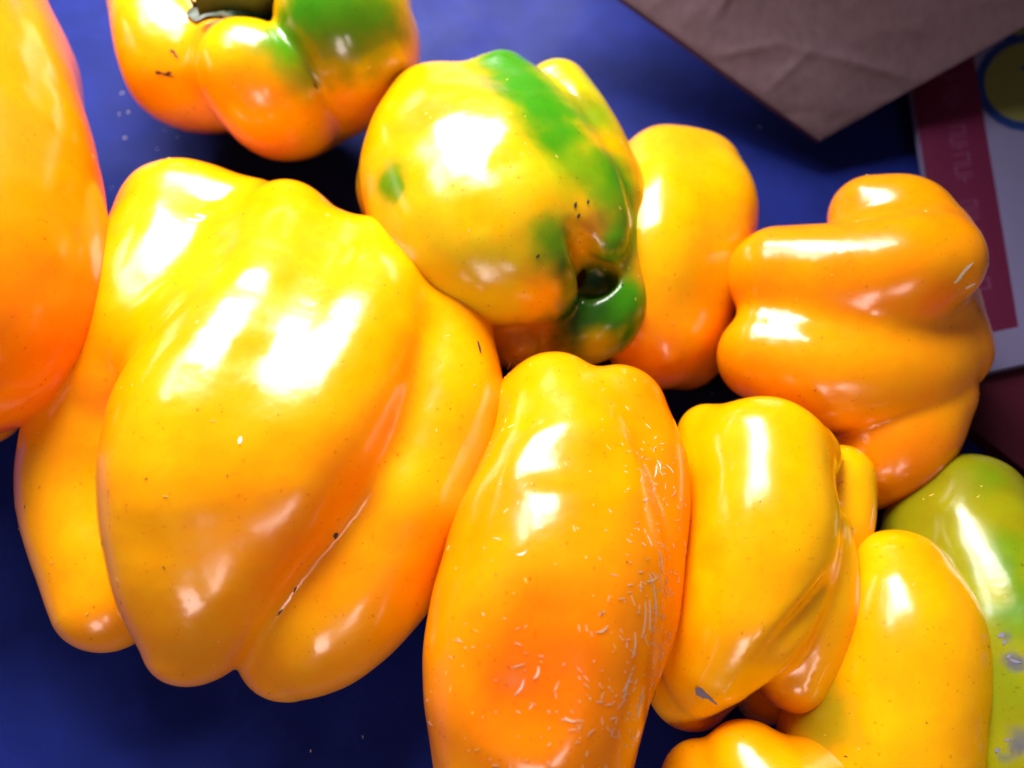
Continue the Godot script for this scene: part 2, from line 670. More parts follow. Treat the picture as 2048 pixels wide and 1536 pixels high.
func build_background() -> void:
	var wrinkles := FastNoiseLite.new()
	wrinkles.frequency = 3.0
	wrinkles.fractal_octaves = 3
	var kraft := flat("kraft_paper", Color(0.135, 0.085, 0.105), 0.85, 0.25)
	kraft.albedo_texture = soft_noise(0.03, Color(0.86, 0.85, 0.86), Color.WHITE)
	kraft.uv1_triplanar = true
	kraft.uv1_scale = Vector3(14, 14, 14)
	var fold := func(u: float, v: float) -> float:
		var h := 0.10 * wrinkles.get_noise_2d(u, v)
		h += ridge(u, v, Vector2(0.30, 0.02), Vector2(0.16, 0.30), 0.010, 0.11)
		h += ridge(u, v, Vector2(0.16, 0.30), Vector2(0.02, 0.36), 0.009, 0.10)
		h += ridge(u, v, Vector2(0.02, 0.20), Vector2(0.20, 0.24), 0.010, 0.10)
		h += ridge(u, v, Vector2(0.24, 0.0), Vector2(0.27, 0.12), 0.010, -0.10)
		h += ridge(u, v, Vector2(0.35, 0.25), Vector2(0.40, 0.60), 0.012, 0.10)
		h += ridge(u, v, Vector2(0.10, 0.45), Vector2(0.30, 0.55), 0.010, 0.10)
		for k in 14:
			var from := Vector2(fmod(k * 0.377 + 0.05, 0.6), fmod(k * 0.231 + 0.03, 0.6))
			h += ridge(u, v, from, from + Vector2.RIGHT.rotated(k * 1.9) * (0.06 + 0.012 * k), 0.008, 0.045 if k % 2 else -0.04)
		return h
	var bag := piece("paper_bag", slab(Vector3(10.91, 1.20, -20.15), Vector3(22.06, 5.20, -25.00), Vector3(10.63, 9.00, -31.46), Vector3(-0.07, 4.60, -27.23), 0.5, 90, fold), kraft, self)
	tag(bag, "brown kraft paper bag with creases lying behind the peppers", "paper bag")
	# unseen tall box, added past the top of the frame to shade this corner
	var tall := BoxMesh.new()
	tall.size = Vector3(0.38, 0.62, 0.16)
	var st := SurfaceTool.new()
	st.begin(Mesh.PRIMITIVE_TRIANGLES)
	st.append_from(tall, 0, Transform3D(Basis(), Vector3(0, 0.31, 0)))
	var shade_box := piece("added_shade_box", st.commit(), kraft, self)
	shade_box.position = Vector3(0.235, 0, -0.41)
	shade_box.rotation_degrees.y = -8.0
	tag(shade_box, "unseen tall brown box added behind the paper bag to shade this corner", "added shade box")
	# printed carton: the print is worked out from its own layout
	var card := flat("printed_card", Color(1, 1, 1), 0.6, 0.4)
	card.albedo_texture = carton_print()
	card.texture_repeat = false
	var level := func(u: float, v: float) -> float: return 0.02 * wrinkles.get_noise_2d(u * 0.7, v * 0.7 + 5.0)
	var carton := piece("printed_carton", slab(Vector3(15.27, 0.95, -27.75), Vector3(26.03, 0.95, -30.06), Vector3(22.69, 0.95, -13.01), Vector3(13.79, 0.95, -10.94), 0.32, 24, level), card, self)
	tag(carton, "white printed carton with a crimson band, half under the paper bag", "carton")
	var dark := flat("maroon_card", Color(0.05, 0.004, 0.014), 0.55, 0.3)
	var lower := piece("maroon_box", slab(Vector3(13.28, 0.60, -10.26), Vector3(16.60, 0.60, -6.77), Vector3(21.93, 0.60, -11.05), Vector3(17.92, 0.60, -14.73), 0.58, 12, level), dark, self)
	tag(lower, "dark maroon flat box beneath the white carton", "box")


func carton_print() -> ImageTexture:  # print colours are darkened to carry the shade on the carton
	var w := 512
	var h := 720
	var im := Image.create(w, h, false, Image.FORMAT_RGB8)
	im.fill(Color(0.13, 0.115, 0.23).linear_to_srgb())  # white card, its shade put into the colour as dark lavender
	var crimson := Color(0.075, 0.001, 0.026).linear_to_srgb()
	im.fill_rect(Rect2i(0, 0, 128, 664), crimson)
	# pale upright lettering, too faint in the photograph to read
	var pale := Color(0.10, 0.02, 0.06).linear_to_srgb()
	var y := 40
	var k := 0
	while y < 600:
		var tall := 8 + (k * 7) % 9
		if k % 6 == 5:
			y += 26
		im.fill_rect(Rect2i(56, y, 34, 3), pale)
		if k % 3 != 1:
			im.fill_rect(Rect2i(56, y + tall, 34, 3), pale)
		im.fill_rect(Rect2i(56 + (k % 3) * 14, y, 5, tall), pale)
		y += tall + 7
		k += 1
	# yellow discs ringed in blue
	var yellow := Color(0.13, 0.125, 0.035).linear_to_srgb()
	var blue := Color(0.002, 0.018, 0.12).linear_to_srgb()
	for d in [[258, 70, 100, 78], [228, 236, 98, 92]]:
		for py in range(maxi(0, d[1] - 130), mini(h, d[1] + 130)):
			for px in range(128, mini(w, d[0] + 140)):
				var r := Vector2((px - d[0]), (py - d[1]) * d[2] / d[3]).length()
				if r < d[2] - 9.0 and im.get_pixel(px, py) != blue:
					im.set_pixel(px, py, yellow)
				elif r < d[2] + 9.0:
					im.set_pixel(px, py, blue)
	for t in 60:
		im.fill_rect(Rect2i(214 + t, 205 + t * 2 / 3, 10, 4 + t / 6), blue)
	return ImageTexture.create_from_image(im)



func build_peppers() -> void:
	var o: Node3D
	var st: SurfaceTool
	var big = PepperSkin.new()
	big.base = YELLOW
	big.other = YELLOW.lerp(ORANGE, 0.45)
	big.lobe([Vector4(-6.47, 4.40, -14.12, 1.33), Vector4(-6.35, 5.15, -11.25, 1.86), Vector4(-7.08, 5.90, -7.24, 2.30), Vector4(-7.26, 5.40, -4.73, 1.89), Vector4(-7.30, 4.40, -2.83, 1.20)], 0.40, 1)
	big.lobe([Vector4(-3.99, 4.20, -12.72, 1.53), Vector4(-3.86, 5.00, -10.42, 1.81), Vector4(-4.69, 5.75, -7.30, 1.97), Vector4(-5.86, 5.30, -5.23, 1.69), Vector4(-6.76, 4.60, -3.53, 1.22)], 0.75, 1)
	big.lobe([Vector4(-5.48, 4.20, -13.14, 1.36), Vector4(-5.53, 4.90, -9.89, 1.57)], 0.80, 1)
	big.lobe([Vector4(-8.36, 3.90, -12.66, 1.86), Vector4(-8.76, 4.40, -10.14, 2.01)], 1.10, 1)
	big.lobe([Vector4(-9.00, 3.60, -14.78, 1.68), Vector4(-7.77, 3.80, -14.49, 1.48)], 0.30, 1)
	big.lobe([Vector4(-2.20, 3.80, -10.61, 1.73), Vector4(-2.04, 4.10, -8.38, 1.83), Vector4(-2.80, 4.10, -6.08, 2.00)], 0.50, 1)
	big.lobe([Vector4(-2.61, 3.90, -6.67, 1.92), Vector4(-3.28, 3.80, -5.14, 1.99), Vector4(-4.46, 3.40, -3.56, 1.84), Vector4(-5.44, 3.00, -2.73, 1.29)], 0.28, 1)
	big.lobe([Vector4(-9.80, 3.80, -14.64, 1.90), Vector4(-9.73, 4.30, -11.59, 2.07), Vector4(-10.60, 4.00, -9.44, 1.81)], 0.45, 1)
	big.lobe([Vector4(-10.43, 3.90, -10.10, 1.84), Vector4(-11.10, 3.50, -8.20, 1.77), Vector4(-11.24, 3.30, -6.32, 1.46), Vector4(-10.18, 2.90, -3.84, 1.30)], 0.20, 1)
	big.lobe([Vector4(-7.48, 2.90, -12.59, 2.82), Vector4(-7.52, 2.60, -7.97, 3.32), Vector4(-8.18, 2.60, -5.18, 1.97)], 0.40, 1)
	big.patch(Vector3(-6.77, 5.21, -2.03), 1.19, BROWN, 0.25)
	big.patch(Vector3(-9.75, 6.08, -9.41), 1.10, DEEP, 0.40)
	big.patch(Vector3(-4.70, 5.74, -4.08), 1.33, ORANGE, 0.60)
	big.patch(Vector3(-3.77, 6.68, -5.52), 0.99, ORANGE, 0.50)
	big.patch(Vector3(-10.30, 5.50, -8.46), 0.74, DEEP, 0.35)
	o = pepper(big, "large yellow pepper with four deep lobes lying in front at left")
	flakes(big, o, "dust_fleck", 45, [], mats.straw, Vector2(0.04, 0.12), Vector2(0.012, 0.03))
	flakes(big, o, "dark_speck", 26, [], mats.grit, Vector2(0.02, 0.07), Vector2(0.015, 0.03))
	st = SurfaceTool.new()
	st.begin(Mesh.PRIMITIVE_TRIANGLES)
	mark(st, big, o, Vector3(-8.49, 5.82, -13.34), Vector3(0.98, 0.07, -0.16), 0.457, 0.134, 0.20)
	mark(st, big, o, Vector3(-8.41, 5.74, -13.53), Vector3(0.94, -0.14, 0.31), 0.325, 0.122, 0.00)
	mark(st, big, o, Vector3(-5.38, 7.71, -7.96), Vector3(0.64, 0.32, -0.69), 0.242, 0.110, 0.00)
	mark(st, big, o, Vector3(-5.73, 7.78, -6.26), Vector3(0.17, 0.42, -0.89), 0.169, 0.084, 0.00)
	piece("scab", st.commit(), mats.chaff, o).set_meta("kind", "stuff")
	st = SurfaceTool.new()
	st.begin(Mesh.PRIMITIVE_TRIANGLES)
	mark(st, big, o, Vector3(-0.85, 5.24, -9.78), Vector3(0.34, 0.40, -0.85), 0.385, 0.090, 0.20)
	mark(st, big, o, Vector3(-3.97, 5.76, -4.75), Vector3(0.17, 0.42, -0.89), 0.158, 0.135, 0.00)
	mark(st, big, o, Vector3(-4.87, 5.30, -3.62), Vector3(0.50, 0.37, -0.78), 0.157, 0.067, 0.00)
	mark(st, big, o, Vector3(-5.21, 5.06, -3.17), Vector3(0.64, 0.32, -0.69), 0.202, 0.067, 0.00)
	piece("stalk_bit", st.commit(), mats.grit, o).set_meta("kind", "stuff")
	var left_edge = PepperSkin.new()
	left_edge.base = ORANGE.lerp(YELLOW, 0.15)
	left_edge.other = ORANGE
	left_edge.lobe([Vector4(-16.87, 6.40, -20.14, 2.90), Vector4(-15.66, 6.40, -16.65, 3.32), Vector4(-14.48, 6.40, -13.23, 3.53), Vector4(-13.77, 6.30, -10.56, 3.34), Vector4(-14.13, 6.00, -9.73, 2.48)], 0.60, 1)
	left_edge.lobe([Vector4(-16.76, 5.20, -18.57, 3.40), Vector4(-16.00, 4.00, -12.59, 3.70)], 0.60, 1)
	left_edge.lobe([Vector4(-14.37, 3.60, -8.89, 1.13), Vector4(-16.60, 3.00, -12.53, 2.81)], 0.30, 1)
	left_edge.patch(Vector3(-11.03, 6.08, -8.60), 1.45, DEEP, 0.20)
	left_edge.patch(Vector3(-12.50, 5.12, -7.55), 0.74, DEEP, 0.70)
	o = pepper(left_edge, "orange pepper cut off by the left edge of the photo", 0.3)
	flakes(left_edge, o, "dust_fleck", 10, [], mats.straw, Vector2(0.04, 0.12), Vector2(0.012, 0.03))
	flakes(left_edge, o, "dark_speck", 9, [], mats.grit, Vector2(0.02, 0.07), Vector2(0.015, 0.03))
	var stemmed = PepperSkin.new()
	stemmed.base = Color(0.96, 0.52, 0.003)
	stemmed.other = YELLOW
	stemmed.cell = 0.11
	stemmed.lobe([Vector4(-12.41, 4.60, -24.31, 1.29), Vector4(-11.39, 4.90, -21.41, 1.31), Vector4(-10.92, 4.20, -20.20, 1.45), Vector4(-10.87, 2.90, -21.07, 1.36)], 0.80, 1)
	stemmed.lobe([Vector4(-8.94, 4.90, -20.28, 0.97), Vector4(-7.97, 5.30, -19.18, 1.55), Vector4(-7.35, 4.20, -19.24, 1.90), Vector4(-7.48, 2.70, -20.70, 2.04)], 1.20, 1)
	stemmed.lobe([Vector4(-10.60, 4.50, -21.86, 1.01), Vector4(-9.91, 4.20, -20.41, 1.42), Vector4(-10.13, 3.20, -20.77, 1.34)], 1.00, 1)
	stemmed.lobe([Vector4(-5.33, 5.20, -23.80, 1.97), Vector4(-5.22, 5.60, -21.05, 2.11), Vector4(-5.31, 4.40, -20.90, 2.26), Vector4(-6.58, 2.80, -21.28, 2.06)], 0.20, 1)
	stemmed.lobe([Vector4(-10.16, 3.20, -26.86, 3.76), Vector4(-9.87, 2.70, -24.75, 3.22)], 0.50, 1)
	stemmed.patch(Vector3(-5.02, 4.54, -18.61), 1.70, ORANGE, 0.40)
	stemmed.patch(Vector3(-5.49, 7.12, -19.51), 2.00, GREEN, 1.00)
	stemmed.patch(Vector3(-6.37, 6.31, -19.23), 1.32, GREEN, 0.90)
	stemmed.patch(Vector3(-4.97, 6.64, -19.06), 1.59, GREEN, 0.60)
	stemmed.patch(Vector3(-3.86, 6.55, -19.56), 1.61, OLIVE, 0.80)
	stemmed.patch(Vector3(-5.66, 5.99, -18.77), 1.18, OLIVE, 0.60)
	stemmed.patch(Vector3(-7.36, 6.73, -18.77), 0.86, GREEN, 0.80)
	stemmed.patch(Vector3(-6.72, 6.35, -18.58), 0.72, GREEN, 0.80)
	stemmed.patch(Vector3(-6.25, 5.79, -18.38), 0.74, OLIVE, 0.60)
	stemmed.patch(Vector3(-4.36, 7.25, -19.97), 1.58, GREEN, 0.80)
	stemmed.patch(Vector3(-7.86, 5.96, -17.63), 1.59, YELLOW, 0.90)
	o = pepper(stemmed, "yellow pepper with a green stem and green shoulder at the top")
	flakes(stemmed, o, "dust_fleck", 16, [], mats.straw, Vector2(0.04, 0.12), Vector2(0.012, 0.03))
	flakes(stemmed, o, "dark_speck", 12, [], mats.grit, Vector2(0.02, 0.07), Vector2(0.015, 0.03))
	st = SurfaceTool.new()
	st.begin(Mesh.PRIMITIVE_TRIANGLES)
	mark(st, stemmed, o, Vector3(-10.21, 5.78, -19.53), Vector3(0.82, -0.24, 0.52), 0.241, 0.075, 0.00)
	mark(st, stemmed, o, Vector3(-10.52, 5.34, -19.07), Vector3(0.94, -0.14, 0.31), 0.607, 0.061, 0.20)
	mark(st, stemmed, o, Vector3(-10.11, 5.72, -19.41), Vector3(0.77, -0.27, 0.58), 0.180, 0.060, 0.00)
	mark(st, stemmed, o, Vector3(-10.71, 5.35, -19.11), Vector3(1.00, 0.00, 0.00), 0.212, 0.106, 0.00)
	mark(st, stemmed, o, Vector3(-10.39, 5.37, -19.08), Vector3(0.98, 0.07, -0.16), 0.212, 0.091, 0.00)
	mark(st, stemmed, o, Vector3(-5.91, 5.39, -18.54), Vector3(0.87, -0.21, 0.45), 0.210, 0.075, 0.00)
	mark(st, stemmed, o, Vector3(-10.08, 6.03, -20.60), Vector3(0.87, -0.21, 0.45), 0.334, 0.076, 0.00)
	piece("dirt_smear", st.commit(), mats.grit, o).set_meta("kind", "stuff")
	calyx_and_stem(stemmed, o)
	var green_patched = PepperSkin.new()
	green_patched.base = YELLOW.lerp(LIME, 0.25)
	green_patched.other = YELLOW.lerp(LIME, 0.7)
	green_patched.cell = 0.1
	green_patched.lobe([Vector4(-2.41, 4.20, -18.42, 1.64), Vector4(-2.14, 4.40, -16.01, 2.35), Vector4(-1.04, 4.70, -13.64, 2.40), Vector4(0.15, 4.70, -12.72, 1.69), Vector4(0.81, 4.40, -12.21, 1.09)], 0.50, 1)
	green_patched.lobe([Vector4(-0.91, 4.30, -18.13, 1.32), Vector4(-0.35, 4.70, -16.13, 2.04), Vector4(0.37, 4.80, -14.26, 1.92)], 1.20, 1)
	green_patched.lobe([Vector4(-0.29, 4.80, -19.27, 0.96), Vector4(0.55, 4.80, -17.96, 1.24), Vector4(1.55, 4.90, -15.97, 1.29), Vector4(2.29, 4.90, -14.36, 1.02), Vector4(2.51, 4.80, -13.40, 0.73)], 0.80, 1)
	green_patched.lobe([Vector4(1.40, 4.20, -19.35, 1.08), Vector4(1.91, 4.40, -18.03, 1.17), Vector4(2.41, 4.40, -16.38, 1.23), Vector4(2.78, 4.20, -15.25, 1.10)], 0.12, 1)
	green_patched.lobe([Vector4(2.64, 4.10, -15.69, 1.27), Vector4(3.01, 3.90, -14.39, 0.97), Vector4(3.15, 3.60, -13.02, 0.93), Vector4(2.74, 3.30, -11.85, 1.10), Vector4(1.84, 2.80, -11.47, 0.96), Vector4(0.99, 2.40, -12.19, 0.90)], 0.30, 1)
	green_patched.lobe([Vector4(0.16, 2.80, -11.14, 0.76), Vector4(-0.67, 2.60, -13.48, 1.68)], 0.20, 1)
	green_patched.lobe([Vector4(-2.91, 3.00, -16.56, 1.98), Vector4(-0.39, 2.40, -16.63, 2.75), Vector4(1.56, 2.40, -17.03, 2.11), Vector4(2.18, 1.80, -14.73, 1.76)], 0.50, 1)
	green_patched.lobe([Vector4(1.78, 6.10, -12.73, 0.26), Vector4(1.98, 4.90, -12.51, 0.45), Vector4(2.43, 4.15, -12.47, 0.56)], 0.35, -1)
	green_patched.patch(Vector3(-0.96, 5.53, -11.17), 2.21, LIME, 0.70)
	green_patched.patch(Vector3(-2.95, 6.19, -13.07), 1.45, LIME, 0.60)
	green_patched.patch(Vector3(-2.37, 6.79, -16.19), 1.36, ORANGE, 0.70)
	green_patched.patch(Vector3(-0.06, 5.85, -19.11), 1.27, GREEN, 0.95)
	green_patched.patch(Vector3(0.45, 6.17, -17.89), 1.44, GREEN, 1.00)
	green_patched.patch(Vector3(0.92, 6.40, -16.74), 1.54, GREEN, 1.00)
	green_patched.patch(Vector3(1.24, 6.47, -15.60), 1.16, GREEN, 0.95)
	green_patched.patch(Vector3(1.50, 6.39, -14.97), 0.81, GREEN, 0.60)
	green_patched.patch(Vector3(1.89, 5.47, -18.70), 1.20, LIME, 1.00)
	green_patched.patch(Vector3(2.34, 5.64, -17.18), 1.02, GREEN, 0.70)
	green_patched.patch(Vector3(2.00, 5.60, -17.78), 0.66, OLIVE, 0.70)
	green_patched.patch(Vector3(3.00, 5.61, -14.67), 1.11, GREEN, 0.90)
	green_patched.patch(Vector3(3.11, 5.44, -13.79), 1.03, GREEN, 0.95)
	green_patched.patch(Vector3(2.96, 5.18, -12.97), 0.89, GREEN, 0.80)
	green_patched.patch(Vector3(2.73, 5.76, -13.88), 0.82, OLIVE, 0.60)
	green_patched.patch(Vector3(2.23, 5.72, -13.25), 0.54, BROWN, 0.60)
	green_patched.patch(Vector3(3.68, 4.32, -12.72), 0.70, ORANGE, 0.70)
	green_patched.patch(Vector3(1.25, 6.10, -12.34), 0.98, GREEN, 0.90)
	green_patched.patch(Vector3(1.47, 5.57, -11.91), 0.66, DARK_GREEN, 0.80)
	green_patched.patch(Vector3(0.91, 6.46, -12.55), 0.51, GREEN, 0.50)
	green_patched.patch(Vector3(0.80, 5.29, -11.24), 0.79, ORANGE, 0.35)
	green_patched.patch(Vector3(-3.33, 6.29, -14.21), 0.74, GREEN, 0.95)
	green_patched.patch(Vector3(-3.10, 6.41, -13.87), 0.40, GREEN, 0.80)
	green_patched.patch(Vector3(2.63, 4.18, -11.19), 1.79, GREEN, 1.00)
	green_patched.patch(Vector3(2.47, 3.62, -12.66), 0.87, DARK_GREEN, 1.00)
	green_patched.patch(Vector3(1.99, 6.20, -14.88), 0.82, LIME, 0.80)
	green_patched.patch(Vector3(1.27, 6.61, -14.21), 0.79, LIME, 0.60)
	green_patched.patch(Vector3(3.35, 4.86, -13.87), 0.85, GREEN, 0.70)
	green_patched.patch(Vector3(1.70, 6.32, -14.78), 0.95, GREEN, 0.55)
	green_patched.patch(Vector3(2.40, 6.02, -14.52), 0.89, GREEN, 0.65)
	green_patched.patch(Vector3(2.81, 5.71, -15.29), 0.84, GREEN, 0.80)
	green_patched.patch(Vector3(3.05, 4.98, -12.95), 0.76, GREEN, 0.80)
	green_patched.patch(Vector3(-0.21, 5.77, -19.40), 0.90, GREEN, 0.90)
	green_patched.patch(Vector3(3.19, 4.36, -11.72), 0.97, GREEN, 1.00)
	green_patched.patch(Vector3(1.89, 3.94, -11.17), 1.11, DARK_GREEN, 1.00)
	green_patched.patch(Vector3(2.24, 4.21, -11.81), 0.84, DARK_GREEN, 1.00)
	green_patched.patch(Vector3(2.45, 3.67, -10.68), 0.63, LIME, 0.70)
	green_patched.patch(Vector3(0.23, 3.47, -10.79), 0.84, BROWN, 0.40)
	o = pepper(green_patched, "yellow pepper with green streaks and a hollow tip, in the upper middle")
	flakes(green_patched, o, "dust_fleck", 40, [], mats.straw, Vector2(0.04, 0.12), Vector2(0.012, 0.03))
	flakes(green_patched, o, "dark_speck", 24, [], mats.grit, Vector2(0.02, 0.07), Vector2(0.015, 0.03))
	st = SurfaceTool.new()
	st.begin(Mesh.PRIMITIVE_TRIANGLES)
	mark(st, green_patched, o, Vector3(1.70, 6.22, -13.53), Vector3(0.50, 0.37, -0.78), 0.186, 0.106, 0.00)
	mark(st, green_patched, o, Vector3(2.04, 6.04, -13.76), Vector3(0.34, 0.40, -0.85), 0.134, 0.080, 0.00)
	mark(st, green_patched, o, Vector3(1.78, 6.06, -13.29), Vector3(0.64, 0.32, -0.69), 0.159, 0.080, 0.00)
	mark(st, green_patched, o, Vector3(0.66, 6.20, -11.92), Vector3(0.77, 0.27, -0.58), 0.129, 0.064, 0.00)
	piece("stalk_bit", st.commit(), mats.grit, o).set_meta("kind", "stuff")
	var upper_middle = PepperSkin.new()
	upper_middle.base = Color(0.96, 0.46, 0.003)
	upper_middle.other = YELLOW
	upper_middle.lobe([Vector4(4.95, 2.40, -17.75, 1.51), Vector4(4.51, 3.10, -14.59, 1.80), Vector4(4.00, 2.50, -12.48, 1.58), Vector4(4.16, 2.10, -11.84, 1.43)], 0.60, 1)
	upper_middle.lobe([Vector4(6.27, 2.30, -17.89, 1.26), Vector4(6.25, 2.70, -15.82, 1.47), Vector4(5.52, 2.40, -13.24, 1.35), Vector4(4.61, 2.00, -11.56, 1.21)], 0.70, 1)
	upper_middle.lobe([Vector4(5.37, 1.30, -11.75, 1.24), Vector4(5.65, 1.60, -15.64, 1.96)], 0.40, 1)
	upper_middle.patch(Vector3(3.51, 3.17, -10.94), 1.57, DEEP, 0.35)
	upper_middle.patch(Vector3(4.53, 2.85, -10.47), 1.15, DEEP, 0.40)
	o = pepper(upper_middle, "yellow pepper tucked behind the green-streaked pepper")
	flakes(upper_middle, o, "dust_fleck", 10, [], mats.straw, Vector2(0.04, 0.12), Vector2(0.012, 0.03))
	flakes(upper_middle, o, "dark_speck", 9, [], mats.grit, Vector2(0.02, 0.07), Vector2(0.015, 0.03))
	var two_ended = PepperSkin.new()
	two_ended.base = YELLOW.lerp(ORANGE, 0.35)
	two_ended.other = YELLOW.lerp(ORANGE, 0.75)
	two_ended.lobe([Vector4(7.69, 3.70, -12.90, 1.43), Vector4(9.20, 4.30, -12.40, 1.63), Vector4(10.49, 4.85, -12.30, 1.59), Vector4(11.43, 5.15, -12.47, 1.32)], 0.60, 1)
	two_ended.lobe([Vector4(10.47, 4.20, -14.67, 1.17), Vector4(11.22, 4.40, -14.29, 1.33), Vector4(11.74, 4.40, -13.68, 1.26)], 0.80, 1)
	two_ended.lobe([Vector4(7.17, 3.10, -10.62, 1.32), Vector4(8.66, 3.20, -10.16, 1.69), Vector4(10.68, 3.10, -10.21, 1.78), Vector4(12.23, 2.90, -10.97, 1.47)], 0.70, 1)
	two_ended.lobe([Vector4(11.88, 2.70, -9.59, 1.21), Vector4(10.79, 2.30, -8.38, 1.58), Vector4(10.07, 1.90, -7.77, 1.27)], 0.10, 1)
	two_ended.lobe([Vector4(8.73, 2.20, -12.31, 1.82), Vector4(11.65, 2.40, -12.19, 2.25)], 0.40, 1)
	two_ended.patch(Vector3(11.07, 5.61, -10.97), 0.71, DEEP, 0.60)
	two_ended.patch(Vector3(10.25, 3.39, -7.25), 1.58, DEEP, 0.35)
	o = pepper(two_ended, "squat orange yellow pepper lying sideways in front of the printed carton")
	flakes(two_ended, o, "dust_fleck", 24, [], mats.straw, Vector2(0.04, 0.12), Vector2(0.012, 0.03))
	flakes(two_ended, o, "dark_speck", 16, [], mats.grit, Vector2(0.02, 0.07), Vector2(0.015, 0.03))
	st = SurfaceTool.new()
	st.begin(Mesh.PRIMITIVE_TRIANGLES)
	mark(st, two_ended, o, Vector3(11.55, 6.08, -11.51), Vector3(0.57, 0.35, -0.74), 0.436, 0.090, 0.20)
	mark(st, two_ended, o, Vector3(11.68, 6.13, -11.63), Vector3(0.64, 0.32, -0.69), 0.333, 0.077, 0.00)
	mark(st, two_ended, o, Vector3(11.43, 5.97, -11.35), Vector3(0.77, 0.27, -0.58), 0.257, 0.077, 0.00)
	mark(st, two_ended, o, Vector3(11.91, 5.67, -11.36), Vector3(0.91, 0.18, -0.38), 0.286, 0.078, 0.00)
	piece("scuff", st.commit(), mats.chaff, o).set_meta("kind", "stuff")
	var scratched = PepperSkin.new()
	scratched.base = YELLOW.lerp(ORANGE, 0.5)
	scratched.other = ORANGE
	scratched.lobe([Vector4(1.12, 4.40, -8.68, 1.28), Vector4(1.31, 4.70, -6.92, 1.86), Vector4(1.00, 4.90, -4.27, 2.58), Vector4(0.57, 4.50, -2.10, 2.57), Vector4(0.46, 3.60, -0.16, 2.20)], 0.50, 1)
	scratched.lobe([Vector4(2.74, 4.30, -8.30, 1.30), Vector4(3.24, 4.50, -6.60, 1.14), Vector4(3.18, 4.50, -4.84, 1.01), Vector4(2.81, 4.20, -3.03, 0.99), Vector4(1.92, 3.60, -1.21, 0.98)], 0.40, 1)
	scratched.lobe([Vector4(0.48, 3.80, -8.51, 1.13), Vector4(0.08, 3.60, -6.23, 1.41)], 0.50, 1)
	scratched.lobe([Vector4(1.33, 2.60, -7.97, 2.21), Vector4(0.97, 2.40, -3.30, 2.55)], 0.50, 1)
	scratched.lobe([Vector4(0.36, 8.05, -2.26, 0.56), Vector4(0.15, 7.45, -0.98, 0.75)], 1.00, -1)
	scratched.lobe([Vector4(0.70, 7.55, -6.18, 0.43), Vector4(2.22, 7.35, -6.31, 0.43)], 0.90, -1)
	scratched.patch(Vector3(0.50, 6.92, -1.94), 1.68, DEEP, 0.85)
	scratched.patch(Vector3(0.21, 6.54, -1.22), 1.09, DEEP, 0.80)
	scratched.patch(Vector3(1.26, 6.17, -8.15), 2.38, YELLOW, 0.80)
	scratched.patch(Vector3(-0.26, 6.98, -5.20), 0.96, DEEP, 0.30)
	o = pepper(scratched, "long orange pepper covered in pale chaff, bottom centre of the heap")
	flakes(scratched, o, "pale_chaff", 290, [[Vector3(3.33, 5.71, -6.19), 1.00], [Vector3(3.20, 6.24, -3.97), 1.20], [Vector3(3.01, 6.05, -2.54), 1.20], [Vector3(2.52, 6.09, -1.45), 1.00], [Vector3(1.74, 6.38, -0.77), 1.20]], mats.chaff, Vector2(0.02, 0.2), Vector2(0.005, 0.014))
	flakes(scratched, o, "pale_chaff", 70, [[Vector3(0.42, 6.17, -7.64), 0.80], [Vector3(-0.24, 6.72, -1.68), 1.60], [Vector3(1.04, 7.00, -1.83), 1.50], [Vector3(0.17, 7.21, -5.13), 1.00]], mats.chaff, Vector2(0.02, 0.2), Vector2(0.005, 0.014))
	flakes(scratched, o, "dust_fleck", 90, [], mats.straw, Vector2(0.04, 0.14), Vector2(0.012, 0.03))
	flakes(scratched, o, "dark_speck", 30, [], mats.grit, Vector2(0.02, 0.06), Vector2(0.015, 0.03))
	st = SurfaceTool.new()
	st.begin(Mesh.PRIMITIVE_TRIANGLES)
	mark(st, scratched, o, Vector3(3.01, 6.34, -3.21), Vector3(-0.09, 0.42, -0.90), 1.159, 0.027, 0.30)
	mark(st, scratched, o, Vector3(2.96, 6.51, -3.59), Vector3(0.99, 0.06, -0.13), 0.422, 0.025, 0.20)
	mark(st, scratched, o, Vector3(2.75, 6.53, -2.77), Vector3(0.34, 0.40, -0.85), 0.723, 0.021, 0.30)
	mark(st, scratched, o, Vector3(2.65, 5.78, -1.28), Vector3(0.42, 0.38, -0.82), 1.139, 0.021, 0.20)
	mark(st, scratched, o, Vector3(2.34, 6.34, -1.52), Vector3(0.50, 0.37, -0.78), 0.708, 0.020, -0.30)
	mark(st, scratched, o, Vector3(2.87, 6.42, -2.89), Vector3(0.17, 0.42, -0.89), 0.625, 0.026, 0.00)
	mark(st, scratched, o, Vector3(3.34, 5.70, -6.25), Vector3(0.50, 0.37, -0.78), 0.350, 0.047, 0.40)
	mark(st, scratched, o, Vector3(3.46, 5.64, -6.46), Vector3(-0.17, 0.42, -0.89), 0.235, 0.035, 0.40)
	mark(st, scratched, o, Vector3(2.93, 6.45, -5.36), Vector3(0.94, 0.14, -0.31), 0.287, 0.028, 0.40)
	mark(st, scratched, o, Vector3(0.50, 6.82, -1.71), Vector3(0.34, 0.40, -0.85), 0.277, 0.040, 0.60)
	mark(st, scratched, o, Vector3(0.16, 6.63, -1.45), Vector3(0.50, 0.37, -0.78), 0.437, 0.030, 0.50)
	mark(st, scratched, o, Vector3(1.14, 6.61, -0.85), Vector3(0.94, -0.14, 0.31), 0.255, 0.029, 0.50)
	mark(st, scratched, o, Vector3(0.21, 7.40, -3.94), Vector3(0.94, 0.14, -0.31), 0.223, 0.041, 0.60)
	mark(st, scratched, o, Vector3(1.80, 7.11, -2.48), Vector3(0.94, 0.14, -0.31), 0.278, 0.024, 0.70)
